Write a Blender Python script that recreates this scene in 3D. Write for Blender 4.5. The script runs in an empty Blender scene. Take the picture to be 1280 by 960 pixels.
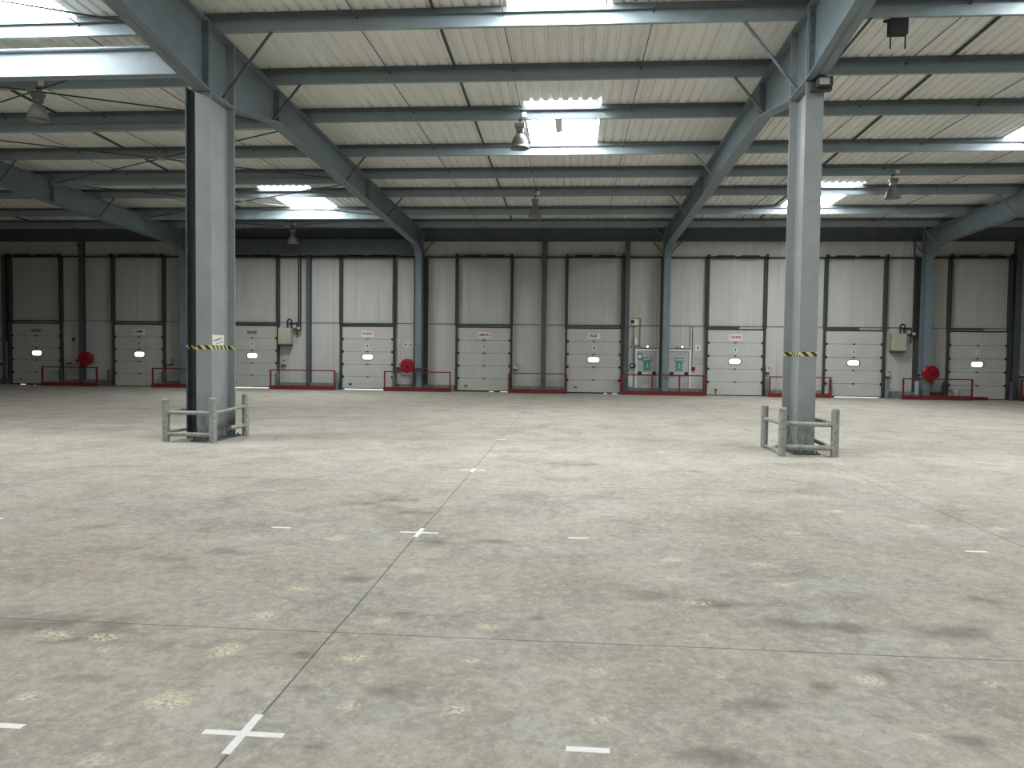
import bpy, math, random
from mathutils import Matrix, Vector
random.seed(7)
sc = bpy.context.scene
COL = sc.collection

# ------------------------------------------------------------------ camera
CAM_H, YAW, PITCH, ROLL, FPX = 1.8537, .0791, -.0393, .0118, 930.0
fw = Vector((-math.sin(YAW)*math.cos(PITCH), math.cos(YAW)*math.cos(PITCH), math.sin(PITCH)))
rt = Vector((math.cos(YAW), math.sin(YAW), 0)); up = rt.cross(fw)
r2 = rt*math.cos(ROLL) + up*math.sin(ROLL); u2 = -rt*math.sin(ROLL) + up*math.cos(ROLL)
cd = bpy.data.cameras.new('camera'); cam = bpy.data.objects.new('camera', cd); COL.objects.link(cam)
m = Matrix((r2, u2, -fw)).transposed().to_4x4(); m.translation = (0, 0, CAM_H)
cam.matrix_world = m
cd.sensor_width = 36; cd.sensor_fit = 'HORIZONTAL'; cd.lens = FPX/1280*36; cd.clip_end = 500
sc.camera = cam

# ------------------------------------------------------------------ light
SKYLIGHT_STRENGTH = 25.0
WORLD_STRENGTH = 2.6
EXPOSURE = 0.2
w = bpy.data.worlds.new('overcast_sky'); sc.world = w; w.use_nodes = True
w.node_tree.nodes['Background'].inputs[0].default_value = (.93, .97, 1, 1)
w.node_tree.nodes['Background'].inputs[1].default_value = WORLD_STRENGTH
sc.view_settings.view_transform = 'Standard'; sc.view_settings.look = 'None'
sc.view_settings.gamma = 1; sc.view_settings.use_curve_mapping = False
sc.view_settings.exposure = EXPOSURE
sc.cycles.max_bounces = 8; sc.cycles.diffuse_bounces = 6; sc.cycles.glossy_bounces = 3
sc.cycles.caustics_reflective = False; sc.cycles.caustics_refractive = False
sc.cycles.use_denoising = True; sc.cycles.sample_clamp_indirect = 6

# ------------------------------------------------------------------ materials
def new_mat(name):
    mt = bpy.data.materials.new(name); mt.use_nodes = True
    nt = mt.node_tree; b = nt.nodes['Principled BSDF']
    return mt, nt, b
def N(nt, t, **kw):
    n = nt.nodes.new(t)
    for k, v in kw.items():
        if k.startswith('i_'):
            key = k[2:]; key = int(key) if key.isdigit() else key.replace('_', ' ')
            n.inputs[key].default_value = v
        else: setattr(n, k, v)
    return n
def ramp(nt, src, p0, p1, c0=(0,0,0,1), c1=(1,1,1,1)):
    r = nt.nodes.new('ShaderNodeValToRGB'); nt.links.new(src, r.inputs[0])
    r.color_ramp.elements[0].position = p0; r.color_ramp.elements[1].position = p1
    r.color_ramp.elements[0].color = c0; r.color_ramp.elements[1].color = c1
    return r.outputs[0]
def mixc(nt, fac, a, b, mode='MIX'):
    n = nt.nodes.new('ShaderNodeMix'); n.data_type = 'RGBA'; n.blend_type = mode
    for s, v in ((n.inputs[0], fac), (n.inputs[6], a), (n.inputs[7], b)):
        if hasattr(v, 'is_output'): nt.links.new(v, s)
        else: s.default_value = v if not isinstance(v, tuple) or len(v) == 4 else (*v, 1)
    return n.outputs[2]
def mth(nt, op, a, b=None, c=None):
    n = nt.nodes.new('ShaderNodeMath'); n.operation = op
    for i, v in enumerate((a, b, c)):
        if v is None: continue
        if hasattr(v, 'is_output'): nt.links.new(v, n.inputs[i])
        else: n.inputs[i].default_value = v
    return n.outputs[0]
def plain(name, col, rough=.6, metal=0., var=.12, scale=2.5, spec=.3):
    """painted surface with a slight uneven tone"""
    mt, nt, b = new_mat(name)
    g = nt.nodes.new('ShaderNodeNewGeometry')
    n = N(nt, 'ShaderNodeTexNoise', i_Scale=scale, i_Detail=5., i_Roughness=.6); nt.links.new(g.outputs['Position'], n.inputs['Vector'])
    f = ramp(nt, n.outputs[0], .3, .7)
    c = mixc(nt, f, tuple(x*(1-var) for x in col), tuple(min(1, x*(1+var)) for x in col))
    nt.links.new(c, b.inputs['Base Color'])
    b.inputs['Roughness'].default_value = rough; b.inputs['Metallic'].default_value = metal
    b.inputs['Specular IOR Level'].default_value = spec
    return mt
M = {}
M['steel'] = plain('blue_grey_painted_steel', (.265, .32, .345), .5, var=.09)
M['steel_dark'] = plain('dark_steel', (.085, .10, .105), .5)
M['rafter'] = plain('darker_blue_grey_steel', (.165, .21, .23), .5, var=.1)
M['lip_shade'] = plain('painted_lip_shade', (.10, .12, .13), .6)
M['lampshell'] = plain('dull_lamp_aluminium', (.22, .22, .215), .35, metal=.3, var=.08)
M['dark'] = plain('dark_galvanised_track', (.055, .062, .058), .55)
M['black'] = plain('black_rubber', (.018, .018, .018), .6)
M['roof_edge'] = plain('galvanised_edge', (.4, .41, .4), .5)
M['door'] = plain('white_door_panel', (.50, .505, .475), .5, var=.05)
M['white'] = plain('white_plastic', (.72, .72, .69), .5, var=.04)
M['whitetape'] = plain('white_floor_tape', (.82, .82, .80), .6, var=.06, scale=14)
M['red'] = plain('red_painted_steel', (.155, .022, .027), .5, var=.25, scale=5)
M['red_gloss'] = plain('red_reel_paint', (.27, .009, .022), .3, var=.1)
M['plinth'] = plain('dirty_concrete_plinth', (.20, .20, .185), .8, var=.3, scale=5)
M['beige'] = plain('beige_heater_case', (.40, .385, .31), .5)
M['grey'] = plain('light_grey_box', (.45, .46, .45), .5)
M['galv'] = plain('weathered_galvanised_pipe', (.30, .31, .28), .55, var=.28, scale=14)
M['alu'] = plain('aluminium', (.5, .5, .5), .28, metal=.85, var=.08)
M['green'] = plain('exit_sign_green', (.07, .25, .20), .5)
M['redprint'] = plain('red_print', (.42, .05, .06), .6)
M['blackprint'] = plain('black_print', (.03, .03, .03), .6)
M['leaf'] = plain('grey_exit_leaf', (.45, .455, .45), .5)
M['outground'] = plain('yard_concrete', (.5, .5, .5), .8)
mt, nt, b = new_mat('skylight_polycarbonate'); M['sky'] = mt
b.inputs['Base Color'].default_value = (.9, .9, .9, 1)
b.inputs['Emission Color'].default_value = (.95, .985, 1, 1); b.inputs['Emission Strength'].default_value = SKYLIGHT_STRENGTH
mt, nt, b = new_mat('lamp_bulb'); M['glow'] = mt
b.inputs['Emission Color'].default_value = (1, .93, .7, 1); b.inputs['Emission Strength'].default_value = 4
mt, nt, b = new_mat('clear_glass'); M['glass'] = mt
tr = nt.nodes.new('ShaderNodeBsdfTransparent'); gl = nt.nodes.new('ShaderNodeBsdfGlossy'); gl.inputs[1].default_value = .1
mx = nt.nodes.new('ShaderNodeMixShader'); mx.inputs[0].default_value = .08
nt.links.new(tr.outputs[0], mx.inputs[1]); nt.links.new(gl.outputs[0], mx.inputs[2]); nt.links.new(mx.outputs[0], nt.nodes['Material Output'].inputs[0])

# roof sheet: off white, slightly streaked along the slope
mt, nt, b = new_mat('corrugated_roof_sheet'); M['roof'] = mt
g = nt.nodes.new('ShaderNodeNewGeometry'); mp = N(nt, 'ShaderNodeMapping'); mp.inputs['Scale'].default_value = (4, .5, 1)
nt.links.new(g.outputs['Position'], mp.inputs[0])
n = N(nt, 'ShaderNodeTexNoise', i_Scale=1.3, i_Detail=4.); nt.links.new(mp.outputs[0], n.inputs[0])
nt.links.new(mixc(nt, ramp(nt, n.outputs[0], .3, .7), (.68, .685, .655), (.79, .795, .76)), b.inputs['Base Color'])
b.inputs['Roughness'].default_value = .45; b.inputs['Specular IOR Level'].default_value = .3

# insulated wall panels: fine vertical ribs, joints every 1.15 m, vertical rub marks
mt, nt, b = new_mat('insulated_wall_panel'); M['wall'] = mt
g = nt.nodes.new('ShaderNodeNewGeometry'); sx = nt.nodes.new('ShaderNodeSeparateXYZ'); nt.links.new(g.outputs['Position'], sx.inputs[0])
mp = N(nt, 'ShaderNodeMapping'); mp.inputs['Scale'].default_value = (3, 3, .25); nt.links.new(g.outputs['Position'], mp.inputs[0])
n = N(nt, 'ShaderNodeTexNoise', i_Scale=1.2, i_Detail=5.); nt.links.new(mp.outputs[0], n.inputs[0])
base = mixc(nt, ramp(nt, n.outputs[0], .3, .75), (.46, .46, .435), (.535, .535, .505))
fx = mth(nt, 'FRACT', mth(nt, 'DIVIDE', mth(nt, 'ADD', sx.outputs[0], 60.3), 1.15))
jl = mth(nt, 'LESS_THAN', fx, .022)
rb = mth(nt, 'LESS_THAN', mth(nt, 'FRACT', mth(nt, 'DIVIDE', mth(nt, 'ADD', sx.outputs[0], 60.3), .115)), .14)
base = mixc(nt, mth(nt, 'MULTIPLY', rb, .13), base, (.2, .2, .19))
base = mixc(nt, mth(nt, 'MULTIPLY', jl, .34), base, (.12, .12, .11))
nt.links.new(base, b.inputs['Base Color']); b.inputs['Roughness'].default_value = .5; b.inputs['Specular IOR Level'].default_value = .3

# hazard tape stripes
mt, nt, b = new_mat('hazard_stripe_tape'); M['hazard'] = mt
g = nt.nodes.new('ShaderNodeNewGeometry'); sx = nt.nodes.new('ShaderNodeSeparateXYZ'); nt.links.new(g.outputs['Position'], sx.inputs[0])
s = mth(nt, 'ADD', mth(nt, 'ADD', sx.outputs[0], sx.outputs[1]), sx.outputs[2])
st = mth(nt, 'LESS_THAN', mth(nt, 'FRACT', mth(nt, 'DIVIDE', mth(nt, 'ADD', s, 50.), .17)), .5)
nt.links.new(mixc(nt, st, (.62, .58, .22), (.02, .02, .02)), b.inputs['Base Color']); b.inputs['Roughness'].default_value = .5

# column paint with grime low down
mt, nt, b = new_mat('column_paint'); M['column'] = mt
g = nt.nodes.new('ShaderNodeNewGeometry'); sx = nt.nodes.new('ShaderNodeSeparateXYZ'); nt.links.new(g.outputs['Position'], sx.inputs[0])
n = N(nt, 'ShaderNodeTexNoise', i_Scale=2.2, i_Detail=6., i_Roughness=.65); nt.links.new(g.outputs['Position'], n.inputs[0])
c = mixc(nt, ramp(nt, n.outputs[0], .3, .7), (.245, .275, .275), (.295, .325, .325))
mp = N(nt, 'ShaderNodeMapping'); mp.inputs['Scale'].default_value = (14, 14, 4); nt.links.new(g.outputs['Position'], mp.inputs[0])
n2 = N(nt, 'ShaderNodeTexNoise', i_Scale=1., i_Detail=6., i_Roughness=.7); nt.links.new(mp.outputs[0], n2.inputs[0])
low = mth(nt, 'SUBTRACT', 1., mth(nt, 'MINIMUM', mth(nt, 'DIVIDE', sx.outputs[2], 1.1), 1.))
f = mth(nt, 'MULTIPLY', mth(nt, 'ADD', low, .0), ramp(nt, n2.outputs[0], .42, .62))
c = mixc(nt, mth(nt, 'MULTIPLY', f, 1.1), c, (.085, .075, .06))
chip = mth(nt, 'MULTIPLY', ramp(nt, n2.outputs[0], .70, .73), .6)
c = mixc(nt, chip, c, (.12, .11, .10))
nt.links.new(c, b.inputs['Base Color']); b.inputs['Roughness'].default_value = .45; b.inputs['Specular IOR Level'].default_value = .35

# ---- floor concrete
JOINT_X = (-1.545, -7.5, 4.52, -13.5, 10.5); JOINT_Y = (4.76, 10.5, 16.6, 22.5, 28.5)
# worn pale aggregate patches and dark stains: x, y, radius x, radius y  (metres on the floor)
PALE = [(-2.0,3.75,.13,.12),(-1.72,3.26,.10,.10),(-1.95,4.29,.13,.12),(-1.96,4.82,.14,.15),(-1.15,4.16,.11,.10),(-1.22,4.72,.10,.12),
        (-.47,4.55,.11,.1),(-.62,3.96,.1,.1),(-2.18,5.55,.15,.2),(-2.2,7.1,.2,.2),(-.63,5.25,.1,.2),(-.17,3.5,.1,.1),(-3.2,4.2,.13,.12),
        (-.75,5.9,.13,.2),(-1.1,6.35,.1,.2),(-2.9,4.75,.1,.12),(-.25,3.05,.1,.1)]
DARK = []
def floor_px(px, py):
    d = fw + r2*((px-640)/FPX) - u2*((py-480)/FPX)
    t = -CAM_H/d.z
    return d.x*t, d.y*t
def spots(lst, ox, oy):
    out = []
    for x, y, a, b_, in lst:
        X, Y = floor_px(ox + x/2, oy + y/2)
        X1, _ = floor_px(ox + x/2 + a/2, oy + y/2); _, Y1 = floor_px(ox + x/2, oy + y/2 - b_/2)
        out.append((round(X, 3), round(Y, 3), abs(X1-X), abs(Y1-Y)))
    return out
PALE = spots([(425,790,58,20),(245,942,58,18),(560,668,46,16),(660,582,44,12),(895,683,38,13),(955,592,30,9),(1220,605,34,10),(1140,815,44,16),
              (870,805,40,14),(740,512,34,8),(840,387,32,6),(1185,692,34,9),(1225,535,30,8),(672,952,36,12),(65,785,34,12),(270,660,24,8),
              (1040,467,24,6),(130,628,70,14),(265,634,60,10)], 0, 480)
PALE += spots([(215,715,34,10),(230,845,40,16),(525,728,24,12),(595,860,26,16),(480,628,34,10),(1035,885,44,10),(890,740,40,12),(680,500,30,6),
               (620,452,30,6),(410,490,36,7),(400,440,22,6),(700,372,26,5),(1020,355,28,5),(1085,655,34,8),(800,637,26,6),(1200,750,30,9),
               (450,548,40,7),(810,318,24,4),(1215,362,18,4)], 640, 480)
DARK = spots([(975,765,60,26),(760,677,28,12),(890,487,42,9),(560,418,90,8),(400,436,70,9),(120,600,300,34),(230,640,210,18),(200,735,90,14),(910,300,70,8),(1080,395,60,14),
              (1210,390,60,8),(760,762,60,10),(780,910,46,12),(1020,320,110,10),(250,355,60,8),(1000,290,60,12),(1010,573,26,9)], 0, 480)
DARK += spots([(350,528,56,14),(520,552,120,12),(700,600,110,16),(770,755,40,14),(920,715,52,20),(65,585,36,10),(450,218,30,4),(860,610,70,16),(1080,620,120,20),(1180,540,70,12),
               (600,800,110,16),(500,930,110,22),(1160,890,120,14),(140,200,110,6)], 640, 480)
mt, nt, b = new_mat('worn_concrete_floor'); M['floor'] = mt
g = nt.nodes.new('ShaderNodeNewGeometry'); P = g.outputs['Position']
sx = nt.nodes.new('ShaderNodeSeparateXYZ'); nt.links.new(P, sx.inputs[0])
def noise(scale, detail=6., rough=.6, sc3=(1, 1, 1), dist=0.):
    mp = N(nt, 'ShaderNodeMapping'); mp.inputs['Scale'].default_value = sc3; nt.links.new(P, mp.inputs[0])
    n = N(nt, 'ShaderNodeTexNoise', i_Scale=scale, i_Detail=detail, i_Roughness=rough, i_Distortion=dist); nt.links.new(mp.outputs[0], n.inputs[0])
    return n.outputs[0]
big = noise(.22, 4, .55); mid = noise(.9, 9, .72, dist=.5); fine = noise(11., 9, .78, dist=.4); grit = noise(70., 3, .6)
warm = noise(.4, 7, .65, (1, 1.5, 1))
c = mixc(nt, ramp(nt, mid, .36, .66), (.30, .295, .27), (.53, .53, .505))
c = mixc(nt, mth(nt, 'MULTIPLY', ramp(nt, warm, .42, .66), .85), c, (.47, .42, .365))
c = mixc(nt, mth(nt, 'MULTIPLY', ramp(nt, big, .35, .7), .35), c, (.56, .555, .53))
c = mixc(nt, mth(nt, 'MULTIPLY', ramp(nt, fine, .50, .75), .8), c, (.68, .665, .62))
c = mixc(nt, mth(nt, 'MULTIPLY', mth(nt, 'SUBTRACT', 1., ramp(nt, fine, .25, .50)), .7), c, (.21, .205, .185))
c = mixc(nt, mth(nt, 'MULTIPLY', ramp(nt, noise(7., 8, .8, (1, 1, 1), .6), .50, .78), .6), c, (.215, .205, .18))
c = mixc(nt, mth(nt, 'MULTIPLY', ramp(nt, noise(24., 7, .8), .53, .70), .75), c, (.74, .73, .69))
c = mixc(nt, mth(nt, 'MULTIPLY', ramp(nt, noise(3.2, 12, .85, dist=1.), .56, .74), .8), c, (.72, .71, .67))
c = mixc(nt, mth(nt, 'MULTIPLY', ramp(nt, noise(1.4, 10, .75, (1, 1, 1), .8), .50, .78), .8), c, (.20, .19, .17))
c = mixc(nt, mth(nt, 'MULTIPLY', ramp(nt, grit, .60, .7), .4), c, (.25, .24, .22))
def attr(name):
    n = nt.nodes.new('ShaderNodeAttribute'); n.attribute_name = name; return n.outputs['Fac']
dk = attr('dark_stain')
c = mixc(nt, mth(nt, 'MULTIPLY', dk, mth(nt, 'ADD', .35, mth(nt, 'MULTIPLY', ramp(nt, noise(4., 8, .7), .35, .6), .5))), c, (.185, .175, .155))
pf = ramp(nt, noise(34., 5, .7), .44, .56)
c = mixc(nt, mth(nt, 'MULTIPLY', mth(nt, 'MULTIPLY', attr('pale_patch'), pf), .85), c, (.86, .79, .64))
# saw cut joints
def line(coord, vals, hw):
    acc = None
    for v in vals:
        d = mth(nt, 'ABSOLUTE', mth(nt, 'SUBTRACT', coord, v)); acc = d if acc is None else mth(nt, 'MINIMUM', acc, d)
    return mth(nt, 'LESS_THAN', acc, hw)
wb = mth(nt, 'MULTIPLY', mth(nt, 'SUBTRACT', noise(.8, 3, .5), .5), .03)
jx = line(mth(nt, 'ADD', sx.outputs[0], wb), JOINT_X, .0065); jy = line(mth(nt, 'ADD', sx.outputs[1], wb), JOINT_Y, .006)
c = mixc(nt, mth(nt, 'MULTIPLY', mth(nt, 'MAXIMUM', jx, jy), .8), c, (.10, .095, .085))
c = mixc(nt, 1., c, (.84, .81, .745), 'MULTIPLY')
nt.links.new(c, b.inputs['Base Color'])
rr = mixc(nt, ramp(nt, mid, .3, .7), (.75, .75, .75), (.6, .6, .6)); nt.links.new(rr, b.inputs['Roughness'])
b.inputs['Specular IOR Level'].default_value = .15
bp = N(nt, 'ShaderNodeBump', i_Strength=.25, i_Distance=.01); nt.links.new(fine, bp.inputs['Height']); nt.links.new(bp.outputs[0], b.inputs['Normal'])

# ------------------------------------------------------------------ mesh helpers
class MB:
    def __init__(s): s.v = []; s.f = []; s.sm = []
    def add(s, vs, fs, smooth=False):
        o = len(s.v); s.v += [tuple(v) for v in vs]; s.f += [tuple(i+o for i in f) for f in fs]; s.sm += [smooth]*len(fs); return s
    def box(s, x0, x1, y0, y1, z0, z1):
        v = [(x, y, z) for z in (z0, z1) for y in (y0, y1) for x in (x0, x1)]
        return s.add(v, [(0,2,3,1),(4,5,7,6),(0,1,5,4),(2,6,7,3),(0,4,6,2),(1,3,7,5)])
    def tube(s, a, b, r, n=12, r1=None, cap=True):
        a = Vector(a); b = Vector(b); d = (b-a).normalized(); r1 = r if r1 is None else r1
        p = d.orthogonal().normalized(); q = d.cross(p)
        ring = lambda c, R: [c + (p*math.cos(2*math.pi*i/n) + q*math.sin(2*math.pi*i/n))*R for i in range(n)]
        vs = ring(a, r) + ring(b, r1); fs = [(i, (i+1) % n, n+(i+1) % n, n+i) for i in range(n)]
        s.add(vs, fs, True)
        if cap: s.add(vs, [tuple(range(n))[::-1], tuple(range(n, 2*n))])
        return s
    def path(s, pts, r, n=8):
        for a, b in zip(pts, pts[1:]): s.tube(a, b, r, n)
        return s
    def lathe(s, prof, c, axis='Z', n=28):
        vs = []
        for (r, h) in prof:
            for i in range(n):
                t = 2*math.pi*i/n; u, v = r*math.cos(t), r*math.sin(t)
                vs.append((c[0]+u, c[1]+v, c[2]+h) if axis == 'Z' else (c[0]+u, c[1]+h, c[2]+v))
        fs = [(k*n+i, k*n+(i+1) % n, (k+1)*n+(i+1) % n, (k+1)*n+i) for k in range(len(prof)-1) for i in range(n)]
        return s.add(vs, fs, True)
    def torus(s, c, R, r, axis='Y', n=32, k=8):
        vs = []
        for i in range(n):
            t = 2*math.pi*i/n
            for j in range(k):
                p = 2*math.pi*j/k; rr = R + r*math.cos(p); h = r*math.sin(p)
                vs.append((c[0]+rr*math.cos(t), c[1]+h, c[2]+rr*math.sin(t)) if axis == 'Y' else (c[0]+rr*math.cos(t), c[1]+rr*math.sin(t), c[2]+h))
        return s.add(vs, [(i*k+j, i*k+(j+1) % k, ((i+1) % n)*k+(j+1) % k, ((i+1) % n)*k+j) for i in range(n) for j in range(k)], True)
    def extr(s, poly, axis, a, b):
        """closed 2D polygon extruded along an axis; poly coords are the two other axes in order"""
        n = len(poly)
        def P(u, v, w): return {'X': (w, u, v), 'Y': (u, w, v), 'Z': (u, v, w)}[axis]
        vs = [P(u, v, a) for u, v in poly] + [P(u, v, b) for u, v in poly]
        fs = [(i, (i+1) % n, n+(i+1) % n, n+i) for i in range(n)] + [tuple(range(n))[::-1], tuple(range(n, 2*n))]
        return s.add(vs, fs)
    def build(s, name, mat, parent=None, bevel=0.):
        me = bpy.data.meshes.new(name); me.from_pydata(s.v, [], s.f); me.update()
        import bmesh
        bm = bmesh.new(); bm.from_mesh(me); bmesh.ops.recalc_face_normals(bm, faces=bm.faces); bm.to_mesh(me); bm.free()
        me.polygons.foreach_set('use_smooth', s.sm)
        o = bpy.data.objects.new(name, me); COL.objects.link(o); me.materials.append(mat)
        if parent is not None:
            o.parent = parent; L = parent.location
            p = parent
            off = Vector((0, 0, 0))
            while p is not None: off += p.location; p = p.parent
            me.transform(Matrix.Translation(-off))
        if bevel:
            bv = o.modifiers.new('bevel', 'BEVEL'); bv.width = bevel; bv.segments = 2; bv.limit_method = 'ANGLE'
        return o
def tag(o, label, cat, group=None, kind=None):
    o['label'] = label; o['category'] = cat
    if group: o['group'] = group
    if kind: o['kind'] = kind
    return o
def thing(name, label, cat, loc, group=None, kind=None):
    o = bpy.data.objects.new(name, None); COL.objects.link(o); o.location = loc
    return tag(o, label, cat, group, kind)
def text_mesh(name, txt, size, x, y, z, mat, parent, width=None, depth=.004):
    """raised lettering facing -Y, centred at x,z"""
    cu = bpy.data.curves.new(name, 'FONT'); cu.body = txt; cu.size = size; cu.align_x = 'CENTER'; cu.align_y = 'CENTER'; cu.extrude = depth/2
    cu.resolution_u = 2; cu.offset = size*.035
    to = bpy.data.objects.new(name, cu); COL.objects.link(to)
    me = bpy.data.meshes.new_from_object(to.evaluated_get(bpy.context.evaluated_depsgraph_get()))
    COL.objects.unlink(to); bpy.data.objects.remove(to)
    xs = [v.co.x for v in me.vertices]; wd = max(xs)-min(xs) if xs else 1
    sxx = width/wd if width else 1
    me.transform(Matrix.Translation((x, y, z)) @ Matrix.Rotation(math.pi/2, 4, 'X') @ Matrix.Diagonal((sxx, 1, 1, 1)))
    me.materials.clear(); me.materials.append(mat)
    o = bpy.data.objects.new(name, me); COL.objects.link(o); o.parent = parent
    off = Vector((0, 0, 0)); p = parent
    while p is not None: off += p.location; p = p.parent
    me.transform(Matrix.Translation(-off))
    return o

# ------------------------------------------------------------------ frame of the building
X0, X1, YB, YW = -43.5, 40.5, -24.0, 36.76        # side walls, wall behind the camera, dock wall face
BAY = [-31.5, -19.5, -7.5, 4.5, 16.5, 28.5]       # frame lines
RZ = lambda y: 9.29 - .03*y                       # underside of roof sheet
PZ = lambda y: 8.93 - .03*y                       # underside of purlins / top of rafters
PURLIN_Y = [3.4, 6.6, 9.3, 12.0, 15.2, 17.95, 20.65, 23.9, 26.6, 29.3, 32.6, 35.2]
DOORS = {9: (-29.11, -26.38), 8: (-23.50, -20.83), 7: (-17.50, -14.83), 6: (-11.52, -8.87), 5: (-5.66, -2.99), 4: (-.24, 2.42), 3: (6.54, 9.21), 2: (12.07, 14.75), 1: (17.72, 20.38)}
DH = 3.17

# floor: fine grid where the camera is near, so that the stains can be stored per vertex
import numpy as np
from mathutils import noise as mnoise
def axis(lo, a, b_, hi, st):
    return np.concatenate([[lo], np.arange(a, b_, st), [hi]])
gx = axis(X0-1, -9., 11., X1+1, .05); gy = axis(YB-1, 2.4, 17., YW+.25, .05)
gxx, gyy = np.meshgrid(gx, gy); nx, ny = len(gx), len(gy)
nse = np.array([[mnoise.fractal((x*4.5, y*4.5, 0), 1., 2., 3) for x in gx] for y in gy])
def blob(lst, s0, s1):
    acc = np.full(gxx.shape, 9.)
    for x, y, a, b_ in lst: acc = np.minimum(acc, np.hypot((gxx-x)/a, (gyy-y)/b_))
    acc = acc + nse*.75
    return np.clip((s1-acc)/(s1-s0), 0, 1)
me = bpy.data.meshes.new('floor')
vs = np.stack([gxx.ravel(), gyy.ravel(), np.zeros(gxx.size)], 1)
ii = (np.arange(ny-1)[:, None]*nx + np.arange(nx-1)[None]).ravel()
fs = np.stack([ii, ii+1, ii+nx+1, ii+nx], 1)
me.from_pydata(vs.tolist(), [], fs.tolist()); me.update()
for nm, val in (('dark_stain', blob(DARK, .2, 1.1)), ('pale_patch', blob(PALE, .55, 1.05))):
    at = me.attributes.new(nm, 'FLOAT', 'POINT'); at.data.foreach_set('value', val.ravel().astype(np.float32))
o = bpy.data.objects.new('floor', me); COL.objects.link(o); me.materials.append(M['floor'])
tag(o, 'worn grey concrete warehouse floor with saw cut joints and stains', 'floor', kind='structure')
o = MB().add([(-300, YW+.25, -.02), (300, YW+.25, -.02), (300, 400, -.02), (-300, 400, -.02)], [(0,1,2,3)]).build('ground', M['outground']); tag(o, 'pale yard surface outside behind the dock doors', 'ground', kind='structure')

# dock wall with door openings
b_ = MB(); xs = X0
for k in sorted(DOORS, key=lambda k: DOORS[k][0]):
    a, c_ = DOORS[k]; a += .09; c_ -= .09
    b_.box(xs, a, YW, YW+.16, 0, DH-.03); xs = c_
b_.box(xs, X1, YW, YW+.16, 0, DH-.03); b_.box(X0, X1, YW, YW+.16, DH-.03, 8.6)
tag(b_.build('wall_back', M['wall']), 'pale ribbed panel wall holding the numbered dock doors', 'wall', kind='structure')
tag(MB().box(X0, X1, YB-.2, YB, 0, 10.4).build('wall_front', M['wall']), 'pale panel wall at the near end of the hall', 'wall', kind='structure')
tag(MB().box(X0-.2, X0, YB, YW+.2, 0, 10.4).build('wall_left', M['wall']), 'pale panel side wall beyond the left bays', 'wall', kind='structure')
tag(MB().box(X1, X1+.2, YB, YW+.2, 0, 10.4).build('wall_right', M['wall']), 'pale panel side wall beyond the right bays', 'wall', kind='structure')

# skylights: x centre column index, y range
SKY = [(-.46, 11.2, 15.3), (-.46, 20.3, 23.95), (-11.6, 11.2, 15.3), (-11.6, 29.0, 32.75), (9.75, 11.2, 15.3), (9.75, 29.0, 32.75), (13.9, 19.95, 23.95),
       (-.46, -6.5, -2.4), (-11.6, -6.5, -2.4), (9.75, -6.5, -2.4), (-23.6, 11.2, 15.3)]  # last one is added out of view to brighten the dim left
PER = .26
def prof(k):   # one corrugation period starting at x = X0 + k*PER: list of (x, dz)
    x = X0 + k*PER
    return [(x, 0), (x+.17, 0), (x+.19, .045), (x+.24, .045), (x+PER, 0)]
nper = int(round((X1-X0)/PER))
bc = MB(); sk = [MB() for _ in SKY]
for k in range(nper):
    xc = X0 + (k+.5)*PER
    cuts = sorted([(s[1], s[2], i) for i, s in enumerate(SKY) if abs(s[0]-xc) < 1.045])
    pts = prof(k); y = YB - .3; segs = []
    for (a, c_, i) in cuts: segs.append((y, a, None)); segs.append((a, c_, i)); y = c_
    segs.append((y, YW+.3, None))
    for (ya, yb, i) in segs:
        t = bc if i is None else sk[i]
        vs = [(x, ya, RZ(ya)+dz) for x, dz in pts] + [(x, yb, RZ(yb)+dz) for x, dz in pts]
        t.add(vs, [(j, j+1, j+6, j+5) for j in range(4)])
tag(bc.build('ceiling', M['roof']), 'off white corrugated metal roof sheeting seen from below', 'ceiling', kind='structure')
SKL = ['middle bay skylight above the nearest visible purlin', 'middle bay skylight behind the hanging lamp', 'left bay skylight at the top left corner above the deep beam',
       'left bay skylight glowing beyond the near column by the far wall', 'right bay skylight at the top right corner', 'right bay skylight seen behind the right column',
       'right bay skylight beyond the frame edge lighting a purlin', 'middle bay skylight behind the camera', 'left bay skylight behind the camera', 'right bay skylight behind the camera', 'added skylight over the outer left bay, unseen, brightening the dim left side']
for (xc, ya, yb), mbs, lab in zip(SKY, sk, SKL):
    t = thing('skylight', 'bright translucent ' + lab, 'skylight', (xc, (ya+yb)/2, RZ((ya+yb)/2)), 'translucent roof skylights')
    mbs.build('skylight_pane', M['sky'], t)
    fr = MB(); z0, z1 = RZ(ya), RZ(yb)
    for yy in (yb,): fr.box(xc-1.06, xc+1.06, yy-.03, yy+.03, RZ(yy)-.03, RZ(yy)+.06)
    for xx in (xc-1.06, xc+1.04): fr.extr([(ya, z0-.015), (yb, z1-.015), (yb, z1+.01), (ya, z0+.01)], 'X', xx-.01, xx+.03)
    fr.build('flashing', M['roof_edge'], t)
# smoke vent actuator in the middle skylight
t = thing('smoke_vent_actuator', 'small pale actuator plate hanging inside the middle skylight', 'vent actuator', (-.46, 22.3, RZ(22.3)))
MB().box(-.56, -.36, 21.2, 22.6, RZ(22.2)-.10, RZ(22.2)-.07).build('actuator_rail', M['white'], t)
MB().tube((-.46, 22.6, RZ(22.6)-.12), (-.46, 23.2, RZ(23.2)-.08), .035).build('piston', M['alu'], t)

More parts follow.
